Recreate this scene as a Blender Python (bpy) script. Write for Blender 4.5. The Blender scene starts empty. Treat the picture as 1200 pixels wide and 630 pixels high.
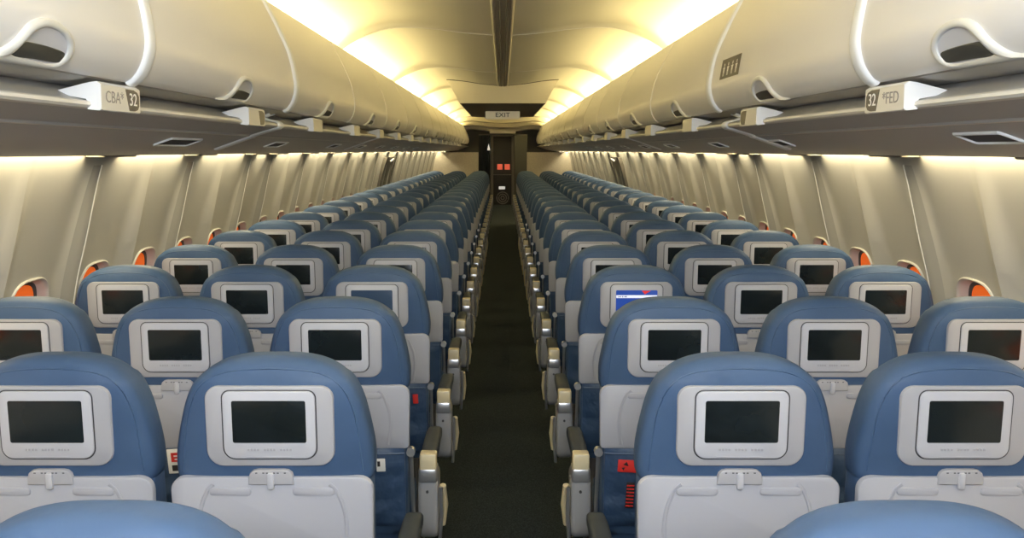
import bpy, bmesh, math, random
from mathutils import Vector, Matrix
random.seed(7)
C = bpy.context.scene.collection
PI = math.pi
EYE = 1.58                      # camera height above the floor

# ------------------------------------------------------------------ materials
def lin(r, g, b):
    f = lambda c: (c / 12.92) if c <= .04045 else ((c + .055) / 1.055) ** 2.4
    return (f(r / 255), f(g / 255), f(b / 255), 1)

def mat(name, col, rough=.5, metal=0, noise=None, bump=None, emit=None, spec=.5, coat=0):
    m = bpy.data.materials.new(name); m.use_nodes = True
    nt = m.node_tree; b = nt.nodes['Principled BSDF']
    b.inputs['Base Color'].default_value = col
    b.inputs['Roughness'].default_value = rough
    b.inputs['Metallic'].default_value = metal
    b.inputs['Specular IOR Level'].default_value = spec
    b.inputs['Coat Weight'].default_value = coat
    if emit:
        b.inputs['Emission Color'].default_value = emit[0]
        b.inputs['Emission Strength'].default_value = emit[1]
    if noise or bump:
        tc = nt.nodes.new('ShaderNodeTexCoord')
        oi = nt.nodes.new('ShaderNodeObjectInfo')
        ad = nt.nodes.new('ShaderNodeVectorMath'); ad.operation = 'ADD'
        mu = nt.nodes.new('ShaderNodeVectorMath'); mu.operation = 'SCALE'
        cb = nt.nodes.new('ShaderNodeCombineXYZ')
        for k in range(3): nt.links.new(oi.outputs['Random'], cb.inputs[k])
        nt.links.new(cb.outputs[0], mu.inputs[0]); mu.inputs['Scale'].default_value = 31
        nt.links.new(tc.outputs['Object'], ad.inputs[0]); nt.links.new(mu.outputs[0], ad.inputs[1])
        vec = ad.outputs[0]
    if noise:                                   # (scale, second colour, contrast low, contrast high)
        n = nt.nodes.new('ShaderNodeTexNoise'); n.inputs['Scale'].default_value = noise[0]; n.inputs['Detail'].default_value = 4
        r = nt.nodes.new('ShaderNodeValToRGB')
        r.color_ramp.elements[0].position = noise[2]; r.color_ramp.elements[0].color = col
        r.color_ramp.elements[1].position = noise[3]; r.color_ramp.elements[1].color = noise[1]
        nt.links.new(vec, n.inputs['Vector']); nt.links.new(n.outputs['Fac'], r.inputs['Fac'])
        nt.links.new(r.outputs['Color'], b.inputs['Base Color'])
    if bump:                                    # list of (scale, strength, distance)
        prev = None
        for sc, st, di in bump:
            n = nt.nodes.new('ShaderNodeTexNoise'); n.inputs['Scale'].default_value = sc; n.inputs['Detail'].default_value = 3
            bp = nt.nodes.new('ShaderNodeBump'); bp.inputs['Strength'].default_value = st; bp.inputs['Distance'].default_value = di
            nt.links.new(vec, n.inputs['Vector']); nt.links.new(n.outputs['Fac'], bp.inputs['Height'])
            if prev: nt.links.new(prev.outputs['Normal'], bp.inputs['Normal'])
            prev = bp
        nt.links.new(prev.outputs['Normal'], b.inputs['Normal'])
    return m

M = {}
M['leather'] = mat('blue_leather', (.041, .079, .160, 1), .55, spec=.28, noise=(5, (.051, .095, .188, 1), .35, .7), bump=[(8, .55, .014), (260, .12, .001)])
M['pocket'] = mat('blue_pocket_leather', (.028, .060, .130, 1), .5, bump=[(13, .9, .016), (200, .1, .001)])
M['stitch'] = mat('blue_piping', (.040, .084, .17, 1), .5)
M['shell'] = mat('dark_blue_shell', (.035, .075, .15, 1), .5)
M['grey'] = mat('light_grey_plastic', (.35, .353, .385, 1), .42, bump=[(420, .06, .0006)])
M['bezel'] = mat('pale_lilac_grey_plastic', (.46, .468, .515, 1), .38)
M['tray'] = mat('tray_plastic', (.35, .36, .41, 1), .45, bump=[(420, .08, .0006)])
M['gap'] = mat('dark_gap', (.03, .03, .035, 1), .6)
M['screen'] = mat('black_screen', (.008, .011, .012, 1), .22, noise=(6, (.012, .017, .02, 1), .4, .6))
M['screen_dim'] = mat('dim_screen', (.02, .03, .045, 1), .2, emit=((.05, .09, .16, 1), .35))
M['screen_on'] = mat('lit_blue_screen', (.01, .02, .1, 1), .25, emit=((.025, .075, .36, 1), .8))
M['screen_white'] = mat('lit_white_band', (.5, .5, .6, 1), .25, emit=((.75, .8, 1, 1), .8))
M['screen_red'] = mat('lit_red_mark', (.4, .02, .03, 1), .25, emit=((.8, .05, .04, 1), .7))
M['mark'] = mat('faint_button_mark', (.36, .36, .40, 1), .5)
M['pad'] = mat('charcoal_armrest_pad', (.030, .038, .048, 1), .55, spec=.3, bump=[(300, .1, .0006)])
M['silver'] = mat('brushed_silver', (.62, .62, .64, 1), .3, .85)
M['armgrey'] = mat('armrest_grey_plastic', (.26, .26, .268, 1), .35)
M['gold'] = mat('cream_end_cap', (.62, .53, .34, 1), .35)
M['legm'] = mat('dark_leg_metal', (.10, .10, .11, 1), .4, .5)
M['bin'] = mat('bin_plastic', (.80, .79, .78, 1), .34)
M['binbody'] = mat('bin_body_plastic', (.6, .59, .57, 1), .55)
M['gasket'] = mat('white_joint_trim', (.86, .89, .92, 1), .4)
M['channel'] = mat('grey_wall_channel', (.33, .325, .31, 1), .5)
M['gasket2'] = mat('cream_joint_trim', (.86, .84, .80, 1), .45)
M['latchrim'] = mat('latch_rim_plastic', (.66, .66, .63, 1), .4)
M['dish'] = mat('silver_latch_dish', (.66, .67, .72, 1), .3, .15)
M['paddle'] = mat('dark_latch_paddle', (.045, .045, .04, 1), .5)
M['psu'] = mat('service_panel_grey', (.44, .44, .44, 1), .42)
M['rail'] = mat('pale_rail', (.74, .72, .66, 1), .4)
M['signw'] = mat('white_sign_plastic', (.88, .88, .87, 1), .4)
M['exitface'] = mat('exit_sign_face', (.72, .68, .56, 1), .45, emit=((1, .88, .6, 1), .16))
M['signface'] = mat('cream_sign_face', (.72, .70, .64, 1), .45)
M['signdark'] = mat('dark_grey_placard', (.085, .075, .07, 1), .5)
M['ink'] = mat('grey_ink', (.22, .21, .21, 1), .6)
M['ceil'] = mat('ceiling_cream', (.72, .69, .60, 1), .5)
M['strip'] = mat('ceiling_strip_grey', (.30, .28, .24, 1), .5)
M['striplite'] = mat('ceiling_strip_edge', (.66, .62, .52, 1), .45)
M['wall'] = mat('wall_panel_plastic', (.50, .49, .465, 1), .42, bump=[(600, .04, .0004)])
M['wallseam'] = mat('wall_joint_strip', (.80, .80, .80, 1), .35)
M['orange'] = mat('orange_window_blind', (.9, .16, .015, 1), .6, emit=((1, .15, .015, 1), .38))
M['gasketdark'] = mat('dark_window_gasket', (.09, .085, .08, 1), .6)
M['reveal'] = mat('window_reveal_plastic', (.62, .61, .58, 1), .4)
M['carpet'] = mat('charcoal_carpet', (.020, .027, .029, 1), .95, noise=(230, (.055, .068, .072, 1), .42, .72), bump=[(260, .8, .004)], spec=.1)
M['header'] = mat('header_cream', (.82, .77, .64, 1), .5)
M['under'] = mat('underside_painted_shade', (.12, .09, .06, 1), .6)  # shade below the ceiling header put into the brown colour
M['bulk'] = mat('beige_bulkhead', (.46, .43, .37, 1), .6, noise=(40, (.42, .39, .335, 1), .4, .6))
M['curtain'] = mat('dark_blue_curtain', (.012, .02, .035, 1), .8)
M['darkwall'] = mat('galley_dark_panel', (.05, .052, .045, 1), .5)
M['doorm'] = mat('dark_cockpit_door', (.028, .028, .028, 1), .45)
M['doorframe'] = mat('grey_door_frame', (.2, .19, .175, 1), .45)
M['redlamp'] = mat('red_lit_panel', (.5, .08, .04, 1), .4, emit=((1, .16, .08, 1), .55))
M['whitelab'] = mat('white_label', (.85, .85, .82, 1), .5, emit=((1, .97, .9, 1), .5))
M['rearwall'] = mat('rear_wall_grey', (.5, .5, .5, 1), .6)
M['red'] = mat('red_paper', (.62, .03, .025, 1), .5)
M['black'] = mat('black_print', (.02, .018, .02, 1), .6)
M['paper'] = mat('white_paper', (.8, .8, .78, 1), .6)
M['hatch'] = mat('dark_exit_hatch', (.11, .10, .085, 1), .5)

# ------------------------------------------------------------------ mesh helpers
class MB:
    def __init__(s): s.v = []; s.f = []; s.mi = []
    def add(s, vs, fs, mi=0):
        o = len(s.v); s.v += [tuple(v) for v in vs]
        s.f += [tuple(i + o for i in f) for f in fs]; s.mi += [mi] * len(fs)
    def grid(s, rows, closed=False, mi=0):
        n = len(rows[0]); vs = [p for r in rows for p in r]; fs = []
        for i in range(len(rows) - 1):
            for j in range(n if closed else n - 1):
                k = (j + 1) % n
                fs.append((i * n + j, i * n + k, (i + 1) * n + k, (i + 1) * n + j))
        s.add(vs, fs, mi)
    def loft(s, rings, cap0=True, cap1=True, mi=0):
        n = len(rings[0]); o = len(s.v)
        s.grid(rings, True, mi)
        if cap0: s.f.append(tuple(o + i for i in range(n))[::-1]); s.mi.append(mi)
        if cap1: s.f.append(tuple(o + (len(rings) - 1) * n + i for i in range(n))); s.mi.append(mi)
    def box(s, x0, x1, y0, y1, z0, z1, mi=0, b=0):
        if b > 0:
            def ring(z, ins):
                r = b - ins if ins < b else 0
                pts = []
                for cx, cy, a0 in ((x1 - b, y1 - b, 0), (x0 + b, y1 - b, 1), (x0 + b, y0 + b, 2), (x1 - b, y0 + b, 3)):
                    for k in range(4):
                        a = (a0 + k / 3) * PI / 2
                        pts.append((cx + (b - ins) * math.cos(a), cy + (b - ins) * math.sin(a), z))
                return pts
            s.loft([ring(z0, b * .8), ring(z0 + b * .3, b * .25), ring(z0 + b, 0), ring(z1 - b, 0), ring(z1 - b * .3, b * .25), ring(z1, b * .8)], mi=mi)
            return
        vs = [(x, y, z) for z in (z0, z1) for x, y in ((x0, y0), (x1, y0), (x1, y1), (x0, y1))]
        s.add(vs, [(3, 2, 1, 0), (4, 5, 6, 7), (0, 1, 5, 4), (1, 2, 6, 5), (2, 3, 7, 6), (3, 0, 4, 7)], mi)
    def tube(s, pts, r, n=8, mi=0, flat=1.0, up=None):
        pts = [Vector(p) for p in pts]; rings = []
        for i, p in enumerate(pts):
            t = (pts[min(i + 1, len(pts) - 1)] - pts[max(i - 1, 0)]).normalized()
            u = Vector(up) if up else (Vector((0, 0, 1)) if abs(t.z) < .9 else Vector((1, 0, 0)))
            a = t.cross(u)
            if a.length < 1e-6: a = t.cross(Vector((0, 1, 0)))
            a.normalize(); c = a.cross(t).normalized()
            rings.append([p + a * (r * flat * math.cos(2 * PI * k / n)) + c * (r * math.sin(2 * PI * k / n)) for k in range(n)])
        s.loft(rings, mi=mi)
    def plate(s, out, y0, y1, bev=.002, mi=0):
        """outline (x, z) points; a plate from depth y0 to the outer face y1 (towards -y), edge rounded."""
        cx = sum(p[0] for p in out) / len(out); cz = sum(p[1] for p in out) / len(out)
        def loop(y, ins):
            r = []
            for x, z in out:
                d = math.hypot(x - cx, z - cz); k = (d - ins) / d
                r.append((cx + (x - cx) * k, y, cz + (z - cz) * k))
            return r
        sg = 1 if y1 < y0 else -1
        s.loft([loop(y0, 0), loop(y1 + sg * bev, 0), loop(y1 + sg * bev * .3, bev * .4), loop(y1, bev * 1.3)], mi=mi)
    def xform(s, f, start=0):
        for i in range(start, len(s.v)): s.v[i] = tuple(f(*s.v[i]))
    def mesh(s, name, mats, angle=40, recalc=True):
        me = bpy.data.meshes.new(name)
        me.from_pydata(s.v, [], s.f)
        for m in (mats if isinstance(mats, (list, tuple)) else [mats]): me.materials.append(m)
        me.polygons.foreach_set('material_index', s.mi)
        if recalc:
            bm = bmesh.new(); bm.from_mesh(me)
            bmesh.ops.recalc_face_normals(bm, faces=bm.faces); bm.to_mesh(me); bm.free()
        me.polygons.foreach_set('use_smooth', [True] * len(me.polygons))
        me.set_sharp_from_angle(angle=math.radians(angle)); me.update()
        return me

def link(name, me, parent=None, loc=None):
    o = bpy.data.objects.new(name, me); C.objects.link(o)
    if parent: o.parent = parent
    if loc: o.location = loc
    return o

def empty(name, loc=(0, 0, 0)):
    o = bpy.data.objects.new(name, None); C.objects.link(o); o.location = loc; o.empty_display_size = .1
    return o

def tag(o, label, cat, group=None):
    o['label'] = label; o['category'] = cat
    if group: o['group'] = group
    return o

def struct(o):
    o['kind'] = 'structure'; return o

def rrect(cx, cz, w, h, r, n=6, rb=None):
    """rounded rectangle outline (x, z); rb = radius of the two bottom corners."""
    rb = r if rb is None else rb; p = []
    for sx, sz, a0, q in ((1, 1, 0, r), (-1, 1, 1, r), (-1, -1, 2, rb), (1, -1, 3, rb)):
        x = cx + sx * (w / 2 - q); z = cz + sz * (h / 2 - q)
        for k in range(n + 1):
            a = (a0 + k / n) * PI / 2; p.append((x + q * math.cos(a), z + q * math.sin(a)))
    return p

def catmull(P, n, closed=False):
    out = []; L = len(P); segs = L if closed else L - 1
    g = (lambda i: P[i % L]) if closed else (lambda i: P[max(0, min(L - 1, i))])
    for i in range(segs):
        a, b, c, d = g(i - 1), g(i), g(i + 1), g(i + 2)
        for k in range(n):
            t = k / n
            out.append(tuple(.5 * (2 * b[j] + (c[j] - a[j]) * t + (2 * a[j] - 5 * b[j] + 4 * c[j] - d[j]) * t * t + (3 * b[j] - a[j] - 3 * c[j] + d[j]) * t ** 3) for j in range(len(b))))
    if not closed: out.append(tuple(P[-1]))
    return out

def interp(P, t):
    if t <= P[0][0]: return P[0][1]
    for (a, x), (b, y) in zip(P, P[1:]):
        if t <= b: return x + (y - x) * (t - a) / (b - a)
    return P[-1][1]

def text_mb(mb, s, size, place, mi=0, depth=.0006):
    """flat solid lettering; place(u, v, d) -> point. u runs along the text, v up, d out of the surface."""
    cu = bpy.data.curves.new('lettering', 'FONT'); cu.body = s; cu.size = size; cu.extrude = depth; cu.align_x = 'CENTER'; cu.align_y = 'CENTER'
    cu.resolution_u = 3
    o = bpy.data.objects.new('lettering', cu); C.objects.link(o)
    dg = bpy.context.evaluated_depsgraph_get(); me = bpy.data.meshes.new_from_object(o.evaluated_get(dg))
    mb.add([place(v.co.x, v.co.y, v.co.z) for v in me.vertices], [tuple(p.vertices) for p in me.polygons], mi)
    C.objects.unlink(o); bpy.data.objects.remove(o); bpy.data.curves.remove(cu); bpy.data.meshes.remove(me)

# ------------------------------------------------------------------ the seat
SL = .16                                            # recline (shear)
def sh(x, y, z): return (x, y - (z - 1.0) * SL, z)

def sring(w, y0, y1, z, n=5.0, N=44):
    cy, d = (y0 + y1) / 2, (y1 - y0) / 2; r = []
    for k in range(N):
        a = 2 * PI * (k + .5) / N; c, s = math.cos(a), math.sin(a)
        r.append((w * math.copysign(abs(c) ** (2 / n), c), cy + d * math.copysign(abs(s) ** (2 / n), s), z))
    return r

def cover_mesh():
    keys = [(.878, .203, .004, .112), (.886, .2095, -.001, .116), (.93, .211, -.003, .12), (.97, .2055, -.003, .122), (1.01, .197, -.003, .124), (1.05, .1865, -.002, .124),
            (1.085, .171, .000, .123), (1.106, .153, .005, .121), (1.122, .131, .012, .118), (1.134, .104, .022, .112), (1.142, .070, .035, .102), (1.146, .030, .05, .085)]
    ks = catmull(keys, 3)
    m = MB(); m.loft([sring(w, a, b, z, 4.6 if z < 1.1 else 3.6) for z, w, a, b in ks])
    m.xform(sh); return m.mesh('headrest_cover', M['leather'], 60)

def stitch_mesh():
    from mathutils.bvhtree import BVHTree
    me = SM['cover']; bv = BVHTree.FromPolygons([v.co for v in me.vertices], [tuple(p.vertices) for p in me.polygons])
    m = MB(); pts = []
    P = [(-.190, .90), (-.184, .96), (-.176, 1.02), (-.163, 1.06), (-.146, 1.088), (-.12, 1.107), (-.08, 1.119), (0, 1.124), (.08, 1.119), (.12, 1.107), (.146, 1.088), (.163, 1.06), (.176, 1.02), (.184, .96), (.190, .90)]
    for x, z in catmull(P, 6):
        hit = bv.ray_cast(Vector((x, -1, z)), Vector((0, 1, 0)))[0]
        if hit: pts.append((x, hit.y + .0004, z))
    m.tube(pts, .0019, 6); return m.mesh('piping', M['stitch'], 60)

def back_mesh():
    keys = [(.42, .19, .012, .11), (.44, .198, .004, .12), (.6, .202, .004, .12), (.8, .205, .004, .115), (.895, .205, .004, .11), (.9, .20, .008, .106)]
    m = MB(); m.loft([sring(w, a, b, z, 6) for z, w, a, b in keys]); m.xform(sh)
    return m.mesh('backrest', M['leather'], 60)

def pocket_mesh():
    m = MB(); rows = []
    zs = [.455, .46] + [.47 + .011 * i for i in range(20)] + [.69, .696, .700]
    for z in zs:
        row = []
        for i in range(17):
            u = i / 16 * 2 - 1; x = .196 * u
            t = (z - .455) / .245
            bul = .020 * (1 - abs(u) ** 4) * (1 - (2 * t - 1) ** 6 * .8) + (.004 * math.sin(5 * u + 60 * z) + .003 * math.sin(8 * u - 95 * z + 1)) * (1 - u * u) ** .5 * (1 - t * t)
            row.append((x, -.002 - bul - .004, z))
        rows.append(row)
    m.grid(rows)
    back = [[(p[0], .006, p[2]) for p in r] for r in (rows[0], rows[-1])]
    m.grid([rows[0], back[0]]); m.grid([rows[-1], back[1]])
    m.grid([[r[0] for r in rows], [(r[0][0], .006, r[0][2]) for r in rows]]); m.grid([[r[-1] for r in rows], [(r[-1][0], .006, r[-1][2]) for r in rows]])
    # the hem along the opening
    m.tube([(x, y - .001, z - .006) for x, y, z in rows[-3]], .0035, 6)
    m.xform(sh); return m.mesh('literature_pocket', M['pocket'], 50)

def pl(name, out, y0, y1, matl, bev=.002):
    m = MB(); m.plate(out, y0, y1, bev); m.xform(sh); return m.mesh(name, matl, 35)

def tray_mesh():
    m = MB()
    o = rrect(0, .7965, .424, .193, .03, 6, .012)
    o = [(x * (1 + .01 * (z - .8) / .1), z) for x, z in o]
    m.plate(o, .006, -.011, .004)
    for s in (-1, 1):
        m.plate(rrect(s * .088, .862, .088, .017, .007, 4), -.008, -.0135, .002)
        arc = catmull([(s * .122, .878), (s * .137, .862), (s * .152, .82), (s * .156, .77), (s * .148, .712)], 5)
        m.tube([(x, -.0098, z) for x, z in arc], .0036, 8, flat=1.4, up=(0, 1, 0))
    m.xform(sh); return m.mesh('tray_table', M['tray'], 35)

def latch_mesh():
    m = MB()
    out = [(-.048, .878), (-.047, .893), (-.044, .903), (-.037, .909), (-.028, .911), (.028, .911), (.037, .909), (.044, .903), (.047, .893), (.048, .878)]
    m.plate(out, -.004, -.016, .003)
    for k in range(-4, 5):
        if abs(k) in (1, 2, 4): m.box(k * .0075 - .0022, k * .0075 + .0022, -.0166, -.015, .9035, .9055, 1)
    m.xform(sh); return m.mesh('tray_latch', [M['grey'], M['gap']], 35)

def clip_mesh():
    m = MB(); m.plate(rrect(0, .887, .0135, .036, .004, 3), -.014, -.021, .002); m.xform(sh); return m.mesh('latch_clip', M['bezel'], 35)

def button_mesh():
    m = MB()
    for cx in (-.034, 0, .034):
        for k in range(4): m.box(cx - .0125 + k * .0066, cx - .0125 + k * .0066 + .0045, -.0143, -.0125, .9525, .9575)
    m.box(-.05, .045, -.0142, -.0125, .9385, .9395)
    m.xform(sh); return m.mesh('button_row', M['mark'], 35)

def cushion_mesh():
    m = MB()
    keys = [(.385, .19, .13, .5), (.395, .197, .12, .51), (.44, .2, .118, .515), (.47, .196, .122, .505), (.48, .18, .14, .48)]
    m.loft([sring(w, a, b, z, 6) for z, w, a, b in keys]); return m.mesh('seat_cushion', M['leather'], 60)

def leg_mesh(s):
    m = MB()
    m.tube([(s * .15, .14, .39), (s * .15, .12, .2), (s * .15, .08, .012)], .018, 8)
    m.tube([(s * .15, .44, .39), (s * .15, .30, .05), (s * .15, .30, .012)], .016, 8)
    m.box(s * .15 - .02, s * .15 + .02, .04, .36, 0, .014, b=.004)
    return m.mesh('leg', M['legm'], 50)

def armpad_mesh(x, w=.052, y0=.20, y1=.56, z=.612):
    m = MB(); rings = []
    for y, k, dz in ((y0, .8, 0), (y0 + .01, 1, 0), (y0 + .1, 1.02, .004), (y0 + .25, 1.0, .004), (y1 - .04, .95, -.002), (y1 - .012, .8, -.01), (y1, .45, -.016)):
        r = []
        for q in range(16):
            a = 2 * PI * q / 16; c, s_ = math.cos(a), math.sin(a)
            r.append((x + w / 2 * k * math.copysign(abs(c) ** .5, c), y, z + dz - .002 + .021 * k * math.copysign(abs(s_) ** .6, s_)))
        rings.append(r)
    m.loft(rings); return m.mesh('armrest_pad', M['pad'], 50)

def armbody_mesh(x):
    """long rounded grey housing at the rear end of the aisle armrest."""
    m = MB(); rings = []
    out = []
    for k in range(13):                      # bottom half circle, in (y, z)
        a = PI + PI * k / 12; out.append((.245 + .042 * math.cos(a), .40 + .042 * math.sin(a)))
    out += [(.30, .48), (.325, .545), (.315, .562), (.205, .562), (.200, .54), (.200, .48)]
    for xx, k in ((-.031, .86), (-.027, .96), (-.018, 1), (.018, 1), (.027, .96), (.031, .86)):
        rings.append([(x + xx, .25 + (y - .25) * k, .47 + (z - .47) * k) for y, z in out])
    m.loft(rings)
    m.tube([(x - .002, .207, .515), (x - .002, .196, .515)], .0045, 10, 1)
    return m.mesh('armrest_housing', [M['armgrey'], M['gap']], 45)

def armcap_mesh(x):
    m = MB()
    m.box(x - .026, x + .026, .190, .24, .582, .634, 0, b=.006)          # cream top cap
    m.box(x - .029, x + .029, .189, .26, .545, .590, 1, b=.008)          # silver band
    return m.mesh('armrest_end_cap', [M['gold'], M['silver']], 40)

def armlever_mesh(x, s):
    m = MB()
    m.tube([(x + s * .04, .20, .53), (x + s * .042, .21, .44), (x + s * .034, .24, .34)], .006, 8, 0)
    m.tube([(x + s * .04, .30, .50), (x + s * .045, .33, .43), (x + s * .036, .34, .36)], .011, 8, 1)
    return m.mesh('armrest_lever', [M['silver'], M['gold']], 50)

def pin_mesh(x):
    m = MB()
    m.tube([(x, .055, .69), (x, .03, .69)], .013, 10); m.tube([(x, .05, .68), (x, .09, .56), (x, .14, .44)], .006, 8)
    return m.mesh('recline_pivot', M['silver'], 50)

SM = {}
SM['cover'] = cover_mesh()
SM['stitch'] = stitch_mesh(); SM['back'] = back_mesh(); SM['pocket'] = pocket_mesh()
SM['tray'] = tray_mesh(); SM['latch'] = latch_mesh(); SM['clip'] = clip_mesh(); SM['buttons'] = button_mesh()
SM['surround'] = pl('monitor_surround', rrect(0, 1.004, .268, .174, .028, 6, .034), .01, -.0085, M['grey'], .004)
SM['gap'] = pl('shadow_gap', rrect(0, 1.008, .198, .152, .018, 6, .026), -.004, -.0092, M['gap'], .0005)
SM['bezel'] = pl('bezel', rrect(0, 1.008, .193, .147, .016, 6, .024), -.005, -.0128, M['bezel'], .003)
scr = rrect(0, 1.0155, .154, .0915, .004, 3)
SM['screen'] = pl('screen', scr, -.008, -.0132, M['screen'], .0006)
SM['screen_dim'] = pl('dim_screen', scr, -.008, -.0132, M['screen_dim'], .0006)
SM['screen_on'] = pl('lit_screen', scr, -.008, -.0132, M['screen_on'], .0006)
SM['cushion'] = cushion_mesh(); SM['leg-'] = leg_mesh(-1); SM['leg+'] = leg_mesh(1)
for s, k in ((-1, '-'), (1, '+')):
    SM['pad' + k] = armpad_mesh(s * .253); SM['body' + k] = armbody_mesh(s * .253); SM['cap' + k] = armcap_mesh(s * .253)
    SM['lever' + k] = armlever_mesh(s * .253, s); SM['inner' + k] = armpad_mesh(-s * .2325, .044, .19, .5); SM['pin' + k] = pin_mesh(s * .215)
    mm = MB(); mm.tube([(-s * .2325, .23, .60), (-s * .2325, .21, .44)], .014, 8); SM['innerpost' + k] = mm.mesh('armrest_post', M['armgrey'])

def lit_marks():
    m = MB(); m.plate(rrect(0, 1.037, .152, .011, .001, 2), -.0128, -.0138, .0003); m.xform(sh); a = m.mesh('white_band', M['screen_white'])
    m = MB()
    m.plate([(.018, 1.0592), (.03, 1.046), (.052, 1.059)], -.0128, -.0137, .0002)
    m.plate([(.035, 1.030), (.05, 1.026), (.046, 1.012)], -.0128, -.0137, .0002)
    m.xform(sh); b = m.mesh('red_mark', M['screen_red'])
    m = MB(); m.plate([(-.066, .985), (-.062, .982), (-.058, .985), (-.060, .990), (-.064, .990)], -.0128, -.0137, .0002); m.xform(sh); c = m.mesh('white_dot', M['screen_white'])
    m = MB()
    for x in (-.068, -.062, -.054, -.046, -.041): m.box(x, x + .004, -.0145, -.0132, 1.0345, 1.0395)
    m.xform(sh); d = m.mesh('band_print', M['ink'])
    return a, b, c, d
LIT = lit_marks()

ORD = 'first second third fourth fifth sixth seventh eighth ninth tenth eleventh twelfth thirteenth fourteenth fifteenth sixteenth seventeenth eighteenth nineteenth twentieth twenty-first twenty-second twenty-third twenty-fourth twenty-fifth twenty-sixth twenty-seventh'.split()
PITCH = .79; Z1 = 2.02; NROWS = 24; XC = {'aisle': .492, 'middle': .956, 'window': 1.418}
AISLE_X = .006

def make_seat(row, side, col):
    """row 0 is the cut-off nearest row."""
    sx = -1 if side == 'left' else 1; k = '+' if side == 'left' else '-'       # aisle is on +x of the left seats
    r = empty('passenger_seat', (AISLE_X + sx * XC[col], Z1 + PITCH * (row - 1) - (.10 if row == 0 else 0), 0))
    near, mid = row <= 6, row <= 13
    screen = 'screen'
    what = 'black screen'
    if row == 3 and side == 'right' and col == 'aisle': screen = 'screen_on'; what = 'lit blue screen'
    if row == 3 and side == 'left' and col == 'aisle': screen = 'screen_dim'; what = 'dim grey-blue screen'
    if row == 0:
        lab = 'blue leather aisle seat left of the aisle, only its top showing at the bottom edge' if sx < 0 else 'blue leather aisle seat right of the aisle, only its top showing at the bottom edge'
    elif screen != 'screen':
        lab = f'blue leather aisle seat with {what}, {side} of the aisle, third full row'
    else:
        lab = f'blue leather {col} seat {side} of the aisle, {ORD[row - 1]} full row from the camera'
    tag(r, lab, 'seat', 'blue leather cabin seats in rows')
    cov = link('headrest_cover', SM['cover'], r)
    if near: link('piping', SM['stitch'], cov)
    link('backrest', SM['back'], r)
    t = link('tray_table', SM['tray'], r)
    sur = link('monitor_surround', SM['surround'], r)
    b = link('bezel', SM['bezel'], sur)
    s = link('screen', SM[screen], sur)
    if screen == 'screen_on':
        for nm, me in zip(('white_band', 'red_mark', 'white_dot', 'band_print'), LIT): link(nm, me, sur)
    if mid:
        link('shadow_gap', SM['gap'], sur)
        la = link('tray_latch', SM['latch'], t)
        link('literature_pocket', SM['pocket'], r)
    if near:
        link('button_row', SM['buttons'], sur); link('latch_clip', SM['clip'], t)
    link('seat_cushion', SM['cushion'], r)
    link('leg', SM['leg-'], r); link('leg', SM['leg+'], r)
    if col == 'aisle':
        p = link('aisle_armrest', SM['pad' + k], r)
        link('armrest_housing', SM['body' + k], p); link('armrest_end_cap', SM['cap' + k], p)
        if mid: link('armrest_lever', SM['lever' + k], p); link('recline_pivot', SM['pin' + k], r)
    if col != 'middle' and mid:
        kk = k if col == 'aisle' else ('-' if k == '+' else '+')
        p = link('inner_armrest', SM['inner' + kk], r); link('armrest_post', SM['innerpost' + kk], p)
    return r

for row in range(0, NROWS + 1):
    for side in ('left', 'right'):
        for col in ('aisle', 'middle', 'window'):
            if row == 0 and col != 'aisle': continue
            if row == 1 and col == 'window': continue          # wholly outside the frame
            make_seat(row, side, col)

# papers in the pockets -------------------------------------------------------
def paper(name, x, yrow, z, w, h, tilt, mats, label, cat, extra=None, lean=.032):
    m = MB(); m.plate(rrect(0, 0, w, h, .002, 2), .0006, -.0006, .0003)
    if extra: extra(m)
    ct, st = math.cos(tilt), math.sin(tilt)
    def f(px, py, pz):
        a, b = px * ct - pz * st, px * st + pz * ct
        Z = z + b; return (x + a, yrow - (Z - 1) * SL - lean + py, Z)
    m.xform(f); o = link(name, m.mesh(name, mats)); tag(o, label, cat); return o
def redx(m):
    m.plate([(-.022, .004), (-.012, .014), (-.006, .0)], -.0004, -.0013, .0002, 1)
    m.plate([(-.026, -.006), (-.016, -.004), (-.02, -.014)], -.0004, -.0013, .0002, 1)
paper('red_envelope', AISLE_X + .492 - .122, Z1 + PITCH, .652, .075, .038, -.06, [M['red'], M['black']], 'red envelope tucked in the seat pocket right of the aisle, second full row', 'envelope', redx)
def stripes(m):
    for k in range(7): m.box(-.011, .011, -.0016, -.0004, -.035 + k * .0105, -.031 + k * .0105, 1)
paper('striped_leaflet', AISLE_X + .492 - .122, Z1 + PITCH, .562, .024, .08, -.05, [M['black'], M['red']], 'dark leaflet with red stripes low in the pocket under the red envelope', 'leaflet', stripes)
def cardx(m):
    m.box(-.016, .016, -.0016, -.0004, -.002, .026, 1); m.box(-.016, .016, -.0016, -.0004, -.03, -.012, 2)
    m.box(-.006, .008, -.0022, -.0012, .004, .008, 0); m.box(-.008, .006, -.0022, -.0012, .014, .018, 0)
paper('safety_card', AISLE_X - .956 - .006, Z1 + PITCH, .668, .055, .075, .06, [M['paper'], M['red'], M['black']], 'white safety card with red print in the pocket between two left seats', 'card', cardx, .031)
paper('white_tag', AISLE_X - .492 + .128, Z1 + PITCH, .655, .026, .04, .03, [M['paper'], M['black']], 'white paper tag in the pocket of the left aisle seat, second full row', 'tag', lambda m: m.box(-.010, -.002, -.0016, -.0004, -.004, .012, 1), .030)
paper('red_leaflet', AISLE_X - .492 + .158, Z1 + 2 * PITCH, .645, .02, .036, .05, [M['red']], 'red leaflet corner in the pocket of the left aisle seat, third full row', 'leaflet', None, .028)

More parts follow.
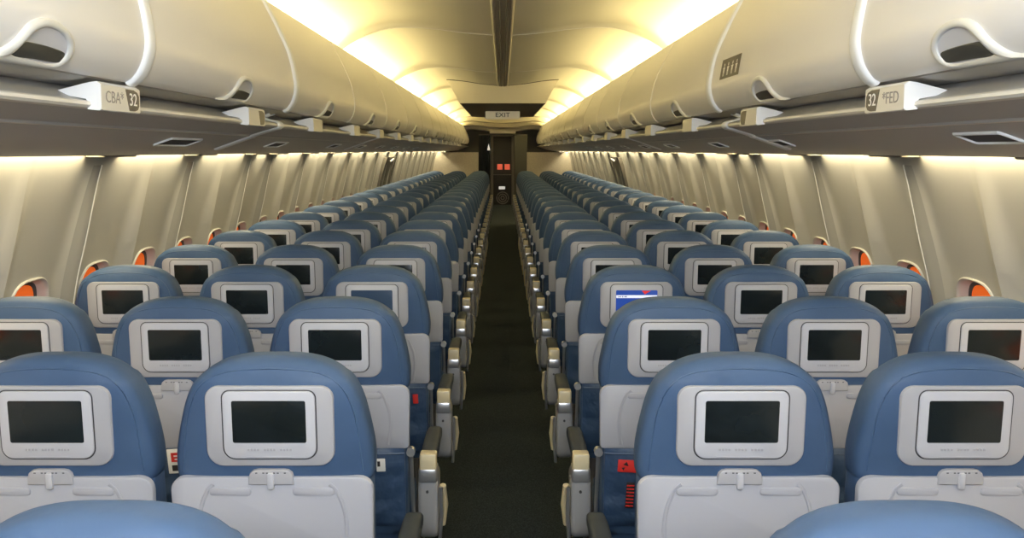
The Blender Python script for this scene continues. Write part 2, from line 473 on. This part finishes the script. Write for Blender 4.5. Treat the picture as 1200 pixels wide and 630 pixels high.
# ------------------------------------------------------------------ the shell
YB, YE = -2.2, 28.0                                   # rear and front of the cabin
WP = [(0, 1.62), (.4, 1.74), (.8, 1.785), (.99, 1.785), (1.25, 1.727), (1.53, 1.635), (1.75, 1.53)]
WPs = catmull([(z, x) for z, x in WP], 6)
def wx(z): return interp(WPs, z)
WH = .29                                              # half a window cell
def wallx(y, z):
    d = WH - abs(y); f = max(0, min(1, (1.70 - z) / .55)); fade = f * f * (3 - 2 * f) * min(1, z / .3 + .3)
    return wx(z) - (.046 * math.exp(-(d / .058) ** 2)) * fade
WC, WA, WBH = .91, .150, .178                        # window centre, half-length, half-height
def cell(sgn):
    m = MB(); N = 24; ys = [-WH + 2 * WH * i / N for i in range(N + 1)]
    P = lambda y, z, off=0: (sgn * (wallx(y, z) + off), y, z)
    zlo = [0, .2, .4, .55, .69]; zhi = [1.16, 1.2, 1.25, 1.3, 1.35, 1.4, 1.45, 1.49, 1.53, 1.57, 1.61, 1.68, 1.75]
    m.grid([[P(y, z) for y in ys] for z in zlo]); m.grid([[P(y, z) for y in ys] for z in zhi])
    K = 16; zs = [.69 + (1.16 - .69) * i / K for i in range(K + 1)]
    b = [(y, .69) for y in ys] + [(WH, z) for z in zs[1:]] + [(y, 1.16) for y in reversed(ys[:-1])] + [(-WH, z) for z in reversed(zs[1:-1])]
    def oval(y, z):
        a = math.atan2((z - WC) / WBH, y / WA); c, s = math.cos(a), math.sin(a)
        return (WA * math.copysign(abs(c) ** .6, c), WC + WBH * math.copysign(abs(s) ** .6, s))
    ov = [oval(*p) for p in b]; rings = []
    for t in (0, .3, .6, .85, 1): rings.append([P(p[0] + (q[0] - p[0]) * t, p[1] + (q[1] - p[1]) * t) for p, q in zip(b, ov)])
    m.grid(rings, True)
    return m, ov
CELL = {s: cell(s) for s in (-1, 1)}
K0, K1 = -10, 42
WY = lambda k: 3.62 + .58 * k
SEAMS = [3.91, 5.07, 6.23, 6.81] + [6.81 + 1.16 * i for i in range(1, 19)]
SEAMS = [3.91 - 1.16 * i for i in (5, 4, 3, 2, 1)] + SEAMS
for sgn, side in ((-1, 'left'), (1, 'right')):
    m = MB(); cm, ov = CELL[sgn]
    for k in range(K0, K1):
        m.add([(x, y + WY(k), z) for x, y, z in cm.v], cm.f)
    wall = struct(link('wall_' + side, m.mesh('wall_' + side, M['wall'], 60)))
    sm = MB()
    zz = [.02 + (1.52 - .02) * i / 24 for i in range(25)]
    sm.tube([(sgn * (wallx(WH, z) - .001), 0, z) for z in zz], .0045, 8, flat=1.2, up=(-sgn, 0, 0))
    sme = sm.mesh('joint_strip', M['wallseam'], 60)
    ch = MB(); ch.grid([[(sgn * (wallx(WH - abs(d), z) - (.0035 if abs(d) > .006 else .003)), d, z) for d in (-.062, -.06, -.035, -.012, -.006)] for z in zz])
    chm = ch.mesh('joint_channel', M['channel'], 60)
    for y in SEAMS:
        link('joint_strip', sme, wall, (0, y, 0)); link('joint_channel', chm, wall, (0, y, 0))
    # windows: reveal, orange blind in a dark gasket, raised rim
    fr = MB()
    O = ov
    ring = lambda k, off: [(sgn * (wallx(y * k, WC + (z - WC) * k) + off), y * k, WC + (z - WC) * k) for y, z in O]
    fr.grid([ring(1.06, .0005), ring(1.055, -.006), ring(1.03, -.009), ring(1.005, -.006), ring(.985, .006), ring(.96, .036)], True)
    fme = fr.mesh('window', M['reveal'], 50)
    gm = MB(); gm.grid([ring(.97, .030), ring(.96, .034), ring(.90, .035), ring(.89, .042)], True); gme = gm.mesh('window_gasket', M['gasketdark'], 50)
    bm_ = MB(); bm_.loft([ring(.91, .048), ring(.91, .040)]); bme = bm_.mesh('window_blind', M['orange'], 50)
    for k in range(K0 + 5, K1):
        if abs(WY(k) - 14.06) < .75: continue
        w = struct(link(f'window_{(k + 6) * 2 + (sgn > 0)}', fme, None, (0, WY(k), 0)))
        link('window_gasket', gme, w); link('window_blind', bme, w)

fl = MB(); fl.box(-1.75, 1.75, YB - .1, YE + .1, -.06, 0)
struct(link('floor', fl.mesh('floor', M['carpet'])))
bw = MB(); bw.box(-1.9, 1.9, YB - .12, YB, 0, 2.7); struct(link('wall_back', bw.mesh('wall_back', M['rearwall'])))

# ceiling: gull-wing section in panels, a bead at every joint
CP = [(0, .902), (.07, .902), (.3, .925), (.55, .965), (.78, .985), (.95, .968), (1.1, .915), (1.22, .845), (1.33, .755), (1.40, .67)]
CS = catmull(CP, 4)
CJ = [.25 + 3.62 * i for i in range(-1, 9)]
ys = set([YB, YE])
y = YB
while y < YE: ys.add(round(y, 3)); y += .4
for j in CJ:
    for d in (-.16, -.1, -.07, -.05, -.035, -.02, -.006, 0, .006, .02, .035, .05, .07, .1, .16):
        if YB < j + d < YE: ys.add(round(j + d, 3))
ys = sorted(ys)
def ceilh(x, h, y):
    d = min(abs(y - j) for j in CJ); k = min(1, (abs(x) / 1.0)) ** 1.5
    return EYE + h - (.006 + .034 * k) * math.exp(-(d / .055) ** 2)
prof = [(-x, h) for x, h in reversed(CS)] + CS[1:]
cm_ = MB(); cm_.grid([[(x, y, ceilh(x, h, y)) for x, h in prof] for y in ys])
struct(link('ceiling', cm_.mesh('ceiling', M['ceil'], 60)))
# joint lines between ceiling panels
jm = MB()
for j in CJ:
    if j > YB: jm.tube([(x, j, ceilh(x, h, j) - .001) for x, h in prof], .004, 6)
struct(link('trim_1', jm.mesh('trim_1', M['gasket2'])))
cs = MB()
cs.box(-.05, .05, YB, 13.3, EYE + .880, EYE + .905, 0)
for x in (-.062, .062): cs.tube([(x, YB, EYE + .893), (x, 13.3, EYE + .893)], .012, 8, 1)
for x in (-.02, .026): cs.tube([(x, YB, EYE + .880), (x, 13.3, EYE + .880)], .004, 6, 2)
struct(link('trim_2', cs.mesh('trim_2', [M['strip'], M['striplite'], M['gap']])))

# lowered header with shade painted on its underside, EXIT sign below it
hd = empty('ceiling_header', (0, 13.4, EYE + .65)); tag(hd, 'lowered cream ceiling box with shade-painted underside ahead of the EXIT sign', 'ceiling box')
m = MB(); rows = []
top = [(x, interp(CP, abs(x))) for x in [-.78 + 1.56 * i / 20 for i in range(21)]]
bot = [(-.60 + 1.2 * i / 20, .655) for i in range(21)]
for t in (0, .5, 1): rows.append([(a[0] + (b[0] - a[0]) * t, -.02 * math.sin(t * PI), (a[1] + .02) * (1 - t) + b[1] * t - .65) for a, b in zip(top, bot)])
m.grid(rows)
back = [[(p[0], 5.4, p[2]) for p in r] for r in rows]
m.grid(back)
for e in (0, -1): m.grid([[r[e] for r in rows], [r[e] for r in back]])
m.grid([rows[-1], [(p[0], .06, p[2]) for p in rows[-1]]])
link('front_panel', m.mesh('front_panel', M['header'], 40), hd)
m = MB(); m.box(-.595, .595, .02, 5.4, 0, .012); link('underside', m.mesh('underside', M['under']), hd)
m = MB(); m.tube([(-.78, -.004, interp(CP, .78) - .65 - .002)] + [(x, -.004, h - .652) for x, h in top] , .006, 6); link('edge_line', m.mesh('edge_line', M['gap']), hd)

ex = empty('exit_sign', (0, 15.4, EYE + .56)); tag(ex, 'cream EXIT sign hanging under the lowered ceiling box over the aisle', 'sign')
m = MB(); m.box(-.275, .275, -.03, .03, -.062, .062, b=.012); link('sign_box', m.mesh('sign_box', M['exitface']), ex)
m = MB(); m.tube([(0, 0, .06), (0, 0, .10)], .02, 8); link('bracket', m.mesh('bracket', M['legm']), ex)
m = MB(); text_mb(m, 'EXIT', .10, lambda u, v, d: (u * 1.15, -.0312 - d, v)); link('lettering', m.mesh('lettering', M['black']), ex)

# ------------------------------------------------------------------ overhead bins
BP = [(.984, .177), (.965, .190), (.945, .221), (.933, .268), (.936, .318), (.961, .428), (1.016, .553), (1.086, .687)]
BPs = [(p[0], p[1]) for p in catmull(BP, 8)]
BL = [0]
for a, b in zip(BPs, BPs[1:]): BL.append(BL[-1] + math.hypot(b[0] - a[0], b[1] - a[1]))
def face(s, off=0):
    """point on the bin door section at arc length s from the lip, off = towards the aisle."""
    s = max(-.02, min(BL[-1], s))
    i = 0
    while i < len(BL) - 2 and BL[i + 1] < s: i += 1
    t = (s - BL[i]) / (BL[i + 1] - BL[i]); a, b = BPs[i], BPs[i + 1]
    x, h = a[0] + (b[0] - a[0]) * t, a[1] + (b[1] - a[1]) * t
    dx, dh = b[0] - a[0], b[1] - a[1]; L = math.hypot(dx, dh)
    return (x - off * dh / L, EYE + h + off * dx / L)

def bin_meshes(sgn, L):
    R = {}
    g = .004
    m = MB()
    outer = [(x, EYE + h) for x, h in BPs]
    inner = [face(s, -.02) for s in reversed(BL)]
    loop = outer + inner
    m.loft([[(sgn * x, y, z) for x, z in loop] for y in (g, L - g)])
    R['door'] = m.mesh('door', M['bin'], 35)
    m = MB()
    body = [(1.0, .176), (1.04, .170), (1.5, .15), (1.56, .30), (1.42, .52), (1.17, .60), (1.105, .672), (1.03, .545), (.985, .43), (.965, .31), (.975, .23)]
    m.loft([[(sgn * x, y, EYE + h) for x, h in body] for y in (g, L - g)])
    R['body'] = m.mesh('bin_body', M['binbody'], 35)
    return R

def latch_parts(sgn):
    out = [(-.20, .002), (-.145, .016), (-.105, .052), (-.07, .092), (-.01, .110), (.06, .108), (.12, .088), (.148, .055), (.135, .022), (.09, .006), (.0, .003), (-.10, .002)]
    inn = [(-.088, .026), (-.084, .032), (-.070, .058), (-.045, .080), (-.005, .092), (.055, .090), (.100, .074), (.118, .050), (.108, .028), (.08, .021), (.0, .021), (-.07, .023)]
    o = catmull(out, 4, True); i = catmull(inn, 4, True)
    f = lambda u, v, d: (sgn * face(v, d)[0], u, face(v, d)[1])
    mix = lambda a, b, t: [(p[0] + (q[0] - p[0]) * t, p[1] + (q[1] - p[1]) * t) for p, q in zip(a, b)]
    R = {}
    m = MB(); m.grid([[f(u, v, d) for u, v in mix(o, i, t)] for t, d in ((0, -.004), (.02, .004), (.2, .009), (.5, .0115), (.8, .011), (.97, .008), (1, .0015))], True)
    R['rim'] = m.mesh('latch_rim', M['latchrim'], 50)
    c = (.02, .055); m = MB()
    m.loft([[f(c[0] + (u - c[0]) * k, c[1] + (v - c[1]) * k, d) for u, v in i] for k, d in ((1.02, .005), (.9, .0035), (.6, .002), (.3, .0016))], cap0=False)
    R['dish'] = m.mesh('latch_dish', M['dish'], 60)
    pd = [(-.084, .024), (-.070, .052), (-.03, .056), (.05, .055), (.108, .050), (.112, .034), (.10, .026), (.0, .0245)]
    P = catmull(pd, 4, True)
    m = MB(); m.loft([[f(u, v, d) for u, v in P] for d in (.001, .0065)] + [[f(.01 + (u - .01) * .96, .04 + (v - .04) * .93, .0075) for u, v in P]])
    R['paddle'] = m.mesh('latch_paddle', M['paddle'], 40)
    return R

BINS = [-.88, .85, 2.58, 4.40] + [4.40 + 1.71 * i for i in range(1, 14)]      # joints between bins
LATCH = {0: 0.0, 1: 1.97, 2: 3.49, 3: 5.22}
JN = {False: M['gasket'], True: M['gasket2']}
PSU = [(1.12, .166), (1.095, .156), (1.040, .129), (1.000, .120), (.994, .116), (.992, .109), (.998, .103), (1.012, .100), (1.06, .086), (1.112, .070), (1.118, .0635), (1.126, .062), (1.20, .036), (1.3, .0), (1.45, -.014), (1.552, -.021), (1.56, -.016), (1.56, .03)]
def band(m, sgn, pts, w, t, mi=0):
    """flat trim of width w along a section (x, z); stands t proud of it (normal to the left of travel)."""
    rows = []
    n = len(pts); nr = []
    for i in range(n):
        a, b = pts[max(0, i - 1)], pts[min(n - 1, i + 1)]; dx, dz = b[0] - a[0], b[1] - a[1]; L = math.hypot(dx, dz) or 1
        nr.append((-dz / L, dx / L))
    def ln(y, d): return [(sgn * (p[0] + q[0] * d), y, p[1] + q[1] * d) for p, q in zip(pts, nr)]
    m.grid([ln(-w / 2, -.002), ln(-w / 2 * .9, t * .7), ln(-w / 4, t), ln(w / 4, t), ln(w / 2 * .9, t * .7), ln(w / 2, -.002)], mi=mi)

nth = ORD
for sgn, side in ((-1, 'left'), (1, 'right')):
    LP = latch_parts(sgn); cache = {}
    for i in range(len(BINS) - 1):
        y0, y1 = BINS[i], BINS[i + 1]; L = round(y1 - y0, 3)
        if y1 < 1.2: continue
        if L not in cache: cache[L] = bin_meshes(sgn, L)
        e = empty('overhead_bin', (0, y0, 0))
        j = i - 1
        tag(e, f'pale overhead bin above the {side} seats, {nth[j]} along from the camera', 'overhead bin', f'overhead bins')
        d = link('door', cache[L]['door'], e); link('bin_body', cache[L]['body'], e)
        ly = LATCH.get(i, y0 + L * .48) - y0
        la = link('latch_rim', LP['rim'], e, (0, ly, 0))
        link('latch_dish', LP['dish'], la); link('latch_paddle', LP['paddle'], la)
        # joint trim at the far end of this bin
        thick = i in (1, 2)
        w = .065 if i == 1 else .085 if i == 2 else .03
        m = MB(); band(m, sgn, [face(s) for s in BL], w, .011 if thick else .004)
        o = link('joint_trim', m.mesh('joint_trim', M['gasket'] if thick else M['gasket2'], 60), e, (0, L - w / 2 - .003, 0))

    # passenger service rail under the bins
    m = MB(); n0 = len(PSU)
    m.grid([[(sgn * x, y, EYE + h) for x, h in PSU] for y in (YB, YE)])
    for q in range(len(m.f)):
        if q in (3, 4, 5, 6, 10): m.mi[q] = 1
    m.grid([[(sgn * x, y, EYE + h) for x, h in ((1.56, .03), (1.5, .10), (1.12, .166))] for y in (YB, YE)])
    rail = struct(link('trim_' + ('3' if sgn < 0 else '4'), m.mesh('service_rail', [M['psu'], M['rail']], 30)))
    bk = MB(); bk.box(*sorted((sgn * 1.545, sgn * 1.622)), -.165, .165, EYE - .028, EYE + .05, b=.006)  # blocks added to cut off the wall lamps' light at each seam
    bkm = bk.mesh('added_lamp_baffle', M['strip'])
    for y in SEAMS:
        if y > YB + .3: link('added_lamp_baffle', bkm, rail, (0, y, 0))
    # joint trims running on over the rail
    for y, w in ((4.30, .10), (7.76, .06)):
        mm = MB(); pp = [(x, EYE + h) for x, h in [(1.03, .166), (1.085, .148)] + PSU[2:16]]
        fine = []
        for a, b in zip(pp, pp[1:]):
            for t in range(4): fine.append((a[0] + (b[0] - a[0]) * t / 4, a[1] + (b[1] - a[1]) * t / 4))
        fine = fine[:-8]
        band(mm, sgn, fine, w, -.010)
        link('joint_trim', mm.mesh('joint_trim', M['gasket'], 60), rail, (0, y, 0))
    # reading light slots
    for y, L in ({-1: [(3.6, .36), (5.15, .3)], 1: [(2.4, .24), (4.2, .24), (5.4, .24)]}[sgn]) + [(6.9 + 1.3 * q, .3) for q in range(6)]:
        f = lambda x, d: (sgn * x, EYE + interp([(1.126, .062), (1.20, .036), (1.3, 0), (1.45, -.014)], x) - d)
        r = MB(); xs = [1.172, 1.19, 1.20, 1.215, 1.243]
        o = [(1.172, -L / 2), (1.243, -L / 2), (1.243, L / 2), (1.172, L / 2)]
        loop = [(1.172, -L / 2 + .006), (1.178, -L / 2)] + [(x, -L / 2) for x in (1.2, 1.237)] + [(1.243, -L / 2 + .006), (1.243, L / 2 - .006), (1.237, L / 2), (1.2, L / 2), (1.178, L / 2), (1.172, L / 2 - .006)]
        cx = 1.2075
        def lp(k, d):
            out = []
            for x, yy in loop:
                xx = cx + (x - cx) * (1 - k / .0355); y2 = yy * (1 - k / (L / 2)); a = f(xx, d); out.append((a[0], y2, a[1]))
            return out
        r.grid([lp(0, -.001), lp(.001, .006), lp(.005, .007), lp(.006, .001)], True)
        e = link('reading_light_slot', r.mesh('reading_light_slot', M['gasket'], 40), None, (0, y, 0))
        e['_y'] = y
        p = MB(); p.grid([[(f(x, .0015)[0], yy, f(x, .0015)[1]) for x in (1.175, 1.2, 1.24)] for yy in (-L / 2 + .003, L / 2 - .003)])
        link('slot_panel', p.mesh('slot_panel', M['gap']), e)

# label the slots in order
for side, sgn in (('left', -1), ('right', 1)):
    sl = sorted([o for o in C.objects if o.name.startswith('reading_light_slot') and o.data.vertices[0].co.x * sgn > 0], key=lambda o: o['_y'])
    for i, o in enumerate(sl):
        tag(o, f'white framed dark light slot under the {side} bins, {ORD[i]} from the camera', 'light slot', 'reading light slots'); del o['_y']

# row number signs -------------------------------------------------------------
def sign_meshes(sgn):
    L = .25
    sec = [(.970, .160), (.980, .167), (1.000, .164), (1.078, .144), (1.078, .137), (1.004, .124), (1.000, .099), (.973, .096), (.967, .100)]
    m = MB(); m.loft([[(sgn * x, y, EYE + h) for x, h in sec] for y in (0, L)])
    body = m.mesh('sign_body', M['signw'], 25)
    g = lambda u, v, d: (sgn * (.970 - .0035 * (v - .100) / -.082 * 0 - d + .0035 * (v - .100) / .082), u, EYE + v)
    fp = MB(); out = rrect(L / 2, .129, L - .006, .062, .006, 4)
    out = [(x, z) for x, z in out]
    fp.loft([[g(x, z, d) for x, z in out] for d in (.0, .003)] )
    facem = fp.mesh('sign_face', M['signface'], 25)
    dk = MB(); o2 = catmull([(L - .075, .155), (L - .03, .156), (L - .010, .140), (L - .010, .112), (L - .03, .095), (L - .062, .095)], 5, True)
    o2 = [(L - .098, .157), (L - .045, .157), (L - .020, .152), (L - .009, .142), (L - .009, .116), (L - .020, .106), (L - .04, .102), (L - .076, .102)]
    dk.loft([[g(x, z, d) for x, z in o2] for d in (.002, .004)])
    dkm = dk.mesh('number_patch', M['signdark'], 25)
    fl = 1
    tx = MB(); text_mb(tx, '32', .046, lambda u, v, d: g(L - .050 + (u * 1.15) * fl, .130 + v, .0042 + d))
    lt = MB()
    if sgn < 0: text_mb(lt, 'CBA*', .042, lambda u, v, d: g(.082 + u * 1.15, .130 + v, .0032 + d))
    return body, facem, dkm, tx.mesh('number', M['signw']), lt

def letters_right():
    pass
SIGN_Y = [2.325, 3.68, 4.94] + [6.30 + 1.31 * i for i in range(0, 13)]
for sgn, side in ((-1, 'left'), (1, 'right')):
    L = .25
    body, facem, dkm, num, lt = sign_meshes(sgn)
    if sgn > 0:      # on the right the text runs from the far end towards the camera
        g = lambda u, v, d: ((.970 - d + .0035 * (v - .100) / .082), u, EYE + v)
        tx = MB(); text_mb(tx, '32', .046, lambda u, v, d: g(L - .050 - u * 1.15, .130 + v, .0042 + d)); num = tx.mesh('number', M['signw'])
        lt = MB(); text_mb(lt, '*FED', .042, lambda u, v, d: g(.082 - u * 1.15, .130 + v, .0032 + d))
    ltm = lt.mesh('seat_letters', M['ink'])
    for i, y in enumerate(SIGN_Y):
        e = empty('row_sign', (0, y, 0))
        if i == 0: tag(e, f'white row sign reading 32 under the {side} bins, nearest the camera', 'sign', 'row signs')
        else: tag(e, f'small white row sign under the {side} bins, {ORD[i]} from the camera', 'sign', 'row signs')
        link('sign_body', body, e)
        f = link('sign_face', facem, e)
        if i < 2: link('number_patch', dkm, f)
        if i == 0: link('number', num, f); link('seat_letters', ltm, f)

# placard with pictograms on the right bin
e = empty('placard', (0, 3.98, 0)); tag(e, 'small dark placard with white figures on the right bin beside the joint', 'placard')
S0 = .14
pf = lambda u, v, d: (face(S0 + v, d)[0], u, face(S0 + v, d)[1])
m = MB(); rr = rrect(0, .045, .33, .085, .004, 3)
rows = [[pf(-.165 + .33 * a / 8, .002 + .086 * b / 6, .0015) for a in range(9)] for b in range(7)]
m.grid(rows); link('placard_plate', m.mesh('placard_plate', M['signdark']), e)
m = MB()
for c in (-.11, -.04, .035, .105):
    for (u0, u1, v0, v1) in ((-.012, .012, .03, .052), (-.007, .007, .055, .068), (-.018, .018, .046, .051), (-.011, -.003, .014, .03), (.003, .011, .014, .03)):
        m.add([pf(c + u0, v0, .0022), pf(c + u1, v0, .0022), pf(c + u1, v1, .0022), pf(c + u0, v1, .0022)], [(0, 1, 2, 3)])
link('white_figures', m.mesh('white_figures', M['signw']), e)

# ------------------------------------------------------------------ front of the cabin
YBK = 23.9
for sgn, side in ((-1, 'left'), (1, 'right')):
    m = MB(); pts = [(.6, 0)] + [(wx(z) - .015, z) for z in [0, .2, .4, .6, .8, 1.0, 1.2, 1.4, 1.53]] + [(.6, 1.53)]
    m.loft([[(sgn * x, y, z) for x, z in pts] for y in (-.03, .03)])
    o = link('class_divider', m.mesh('class_divider', M['bulk'], 30), None, (0, YBK, 0))
    tag(o, f'beige class divider panel behind the last {side} seats', 'divider')
m = MB()
rows = [[(-.59 + .30 * t / 40 + (.02 * math.sin(z * 2) if False else 0), .03 * math.sin(t * 1.15) + d, z) for t in range(41)] for z in (.02, .7, 1.3, 1.95) for d in (0,)]
m.grid(rows); m.grid([[(x, y + .012, z) for x, y, z in r] for r in rows])
o = link('curtain', m.mesh('curtain', M['curtain'], 80), None, (0, YBK + .02, 0)); tag(o, 'dark blue curtain gathered left of the doorway at the front', 'curtain')
m = MB(); m.tube([(-.60, YBK + .02, 1.965), (.62, YBK + .02, 1.965)], .012, 8)
o = link('curtain_rail', m.mesh('curtain_rail', M['legm'])); tag(o, 'dark curtain rail across the aisle at the class divider', 'rail')
m = MB(); m.plate([(-.035, 0), (.035, 0), (.0, .17)], .004, -.004, .001)
o = link('curtain_tag', m.mesh('curtain_tag', M['whitelab']), None, (-.345, YBK - .05, 1.58)); tag(o, 'small white triangular tag on the dark blue curtain', 'tag')
m = MB(); m.box(.30, .61, -.03, .03, 0, 1.95, b=.008)
o = link('partition_panel', m.mesh('partition_panel', M['darkwall']), None, (0, YBK, 0)); tag(o, 'dark grey-green partition right of the front doorway', 'partition')

fw = MB(); DX0, DX1, DT = -.34, .33, 1.98
fw.box(-1.9, DX0, YE, YE + .1, 0, 2.7); fw.box(DX1, 1.9, YE, YE + .1, 0, 2.7); fw.box(DX0, DX1, YE, YE + .1, DT, 2.7)
struct(link('wall_front', fw.mesh('wall_front', M['darkwall'])))
dr = struct(empty('door_1', (0, YE - .02, 0)))
m = MB(); m.box(DX0, DX1, .02, .08, 0, DT, b=.006); link('door_leaf', m.mesh('door_leaf', M['doorm']), dr)
m = MB()
for a in (DX0, DX1 - .07): m.box(a, a + .07, -.02, .02, 0, DT + .06, b=.006)
m.box(DX0, DX1, -.02, .02, DT, DT + .06, b=.006); link('door_frame', m.mesh('door_frame', M['doorframe']), dr)
for x in (-.155, .06):
    m = MB(); m.box(x, x + .15, .004, .02, 1.02, 1.18, b=.004); o = link('red_panel', m.mesh('red_panel', M['redlamp']), dr)
m = MB(); m.box(-.11, .07, .004, .02, .45, .53, b=.003); link('door_label', m.mesh('door_label', M['whitelab']), dr)
m = MB()
for r in (.17, .11, .05): m.tube([(r * math.cos(a * PI / 12), .008, .2 + r * math.sin(a * PI / 12)) for a in range(25)], .014, 8)
link('round_vent', m.mesh('round_vent', M['doorframe']), dr)
m = MB(); m.box(-.28, .26, -.012, .02, .86, .885, b=.004); link('door_rail', m.mesh('door_rail', M['doorframe']), dr)
# stepped cream arches closing the ceiling, with a small lamp over the door
am = MB()
for y0, y1, drop in ((24.6, 25.5, .10), (25.5, 26.4, .2), (26.4, 27.1, .3), (27.1, 27.95, .40)):
    arch = [(x, EYE + h - drop * (1 - .25 * (abs(x) / 1.4) ** 2) + .02 * math.cos(x * 4)) for x, h in prof]
    topl = [(x, EYE + h + .01) for x, h in prof]
    am.tube([(x, y0, z + .012) for x, z in arch], .014, 6)
    am.grid([[(x, y0, z) for x, z in topl], [(x, y0, z + .02) for x, z in arch], [(x, y0 + .02, z) for x, z in arch], [(x, y1, z) for x, z in arch]])
struct(link('trim_5', am.mesh('trim_5', M['header'], 30)))
m = MB(); m.box(-.36, .36, 26.75, 27.05, EYE + .47, EYE + .55, b=.01)
o = link('ceiling_lamp', m.mesh('ceiling_lamp', M['signface'])); tag(o, 'small cream lamp bar over the front doorway', 'lamp')

# emergency exit hatches: dark surround on the walls
for sgn, side, n in ((-1, 'left', 2), (1, 'right', 3)):
    d = struct(empty(f'door_{n}', (0, 14.06, 0)))
    m = MB(); zz = [.5 + i * .07 for i in range(15)]
    for a, b in ((-.62, -.44), (.44, .62)):
        m.loft([[(sgn * (wx(z) - .05), y, z), (sgn * (wx(z) + .02), y, z)][::1] + [(sgn * (wx(z) + .02), y2, z), (sgn * (wx(z) - .05), y2, z)] for z in zz for y, y2 in ((a, b),)])
    link('hatch_surround', m.mesh('hatch_surround', M['hatch'], 40), d)
    m = MB(); m.loft([[(sgn * (wx(z) - .03), -.45, z), (sgn * (wx(z) + .01), -.45, z), (sgn * (wx(z) + .01), .45, z), (sgn * (wx(z) - .03), .45, z)] for z in zz])
    link('hatch_panel', m.mesh('hatch_panel', M['hatch'], 40), d)
    m = MB(); m.tube([(sgn * (wx(1.42) - .055), -.1, 1.42), (sgn * (wx(1.45) - .075), 0, 1.45), (sgn * (wx(1.42) - .055), .1, 1.42)], .014, 8)
    link('hatch_handle', m.mesh('hatch_handle', M['silver']), d)

# ------------------------------------------------------------------ lamps
def area(name, loc, sx, sy, power, col, rot):
    l = bpy.data.lights.new(name, 'AREA'); l.shape = 'RECTANGLE'; l.size = sx; l.size_y = sy; l.energy = power; l.color = col
    o = bpy.data.objects.new(name, l); C.objects.link(o); o.location = loc; o.rotation_euler = rot; return o
WARM = (1, .80, .35)
COVE_W, WALL_W, FLASH_W = 9.5, 10.5, 56
for sgn in (-1, 1):
    js = [CJ[0]] + CJ[1:]
    for a, b in zip(CJ, CJ[1:]):
        a2, b2 = max(a, YB + .1) + .16, min(b, 27.4) - .16
        if b2 - a2 < .5: continue
        area('cove_lamp', (sgn * 1.20, (a2 + b2) / 2, EYE + .665), .07, b2 - a2, COVE_W * (b2 - a2), WARM, (0, sgn * math.radians(-172), 0))
    sm = [s for s in SEAMS if s > YB]
    for a, b in zip(sm, sm[1:]):
        a2, b2 = a + .16, b - .16
        if b2 > YE - .2: continue
        area('wall_wash_lamp', (sgn * 1.598, (a2 + b2) / 2, EYE + .014), .03, b2 - a2, WALL_W * (b2 - a2), (1, .84, .5), (0, sgn * math.radians(-8), 0))
# soft lamp added just behind the camera, standing in for its flash
area('flash_lamp', (0, -.3, 1.86), .8, .3, FLASH_W, (.84, .91, 1.0), (math.radians(104), 0, 0))

for sgn in (-1, 1):
    l = area('bin_fill_light', (sgn * .42, .25, 2.28),   .25, .6, 12, (.86, .92, 1.0), (0, 0, 0))  # unseen fill lights added to brighten the nearest bins
    l.rotation_euler = Vector((-sgn * 1.35, 1.7, -.35)).to_track_quat('-Z', 'Y').to_euler()
w = bpy.data.worlds.new('World'); bpy.context.scene.world = w; w.use_nodes = True
w.node_tree.nodes['Background'].inputs['Color'].default_value = (.5, .5, .55, 1)
w.node_tree.nodes['Background'].inputs['Strength'].default_value = .05

# ------------------------------------------------------------------ camera
cam = bpy.data.cameras.new('camera'); co = bpy.data.objects.new('camera', cam); C.objects.link(co)
co.location = (0, 0, EYE); co.rotation_euler = (PI / 2, 0, 0)
cam.sensor_width = 36; cam.lens = 1130 / 1200 * 36
cam.shift_x = 11 / 1200; cam.shift_y = -139 / 1200; cam.clip_start = .05; cam.clip_end = 100
sc = bpy.context.scene; sc.camera = co
vs = sc.view_settings; vs.view_transform = 'Standard'; vs.look = 'None'; vs.gamma = 1; vs.use_curve_mapping = False; vs.exposure = 0
sc.cycles.max_bounces = 8; sc.cycles.diffuse_bounces = 5; sc.cycles.sample_clamp_indirect = 5
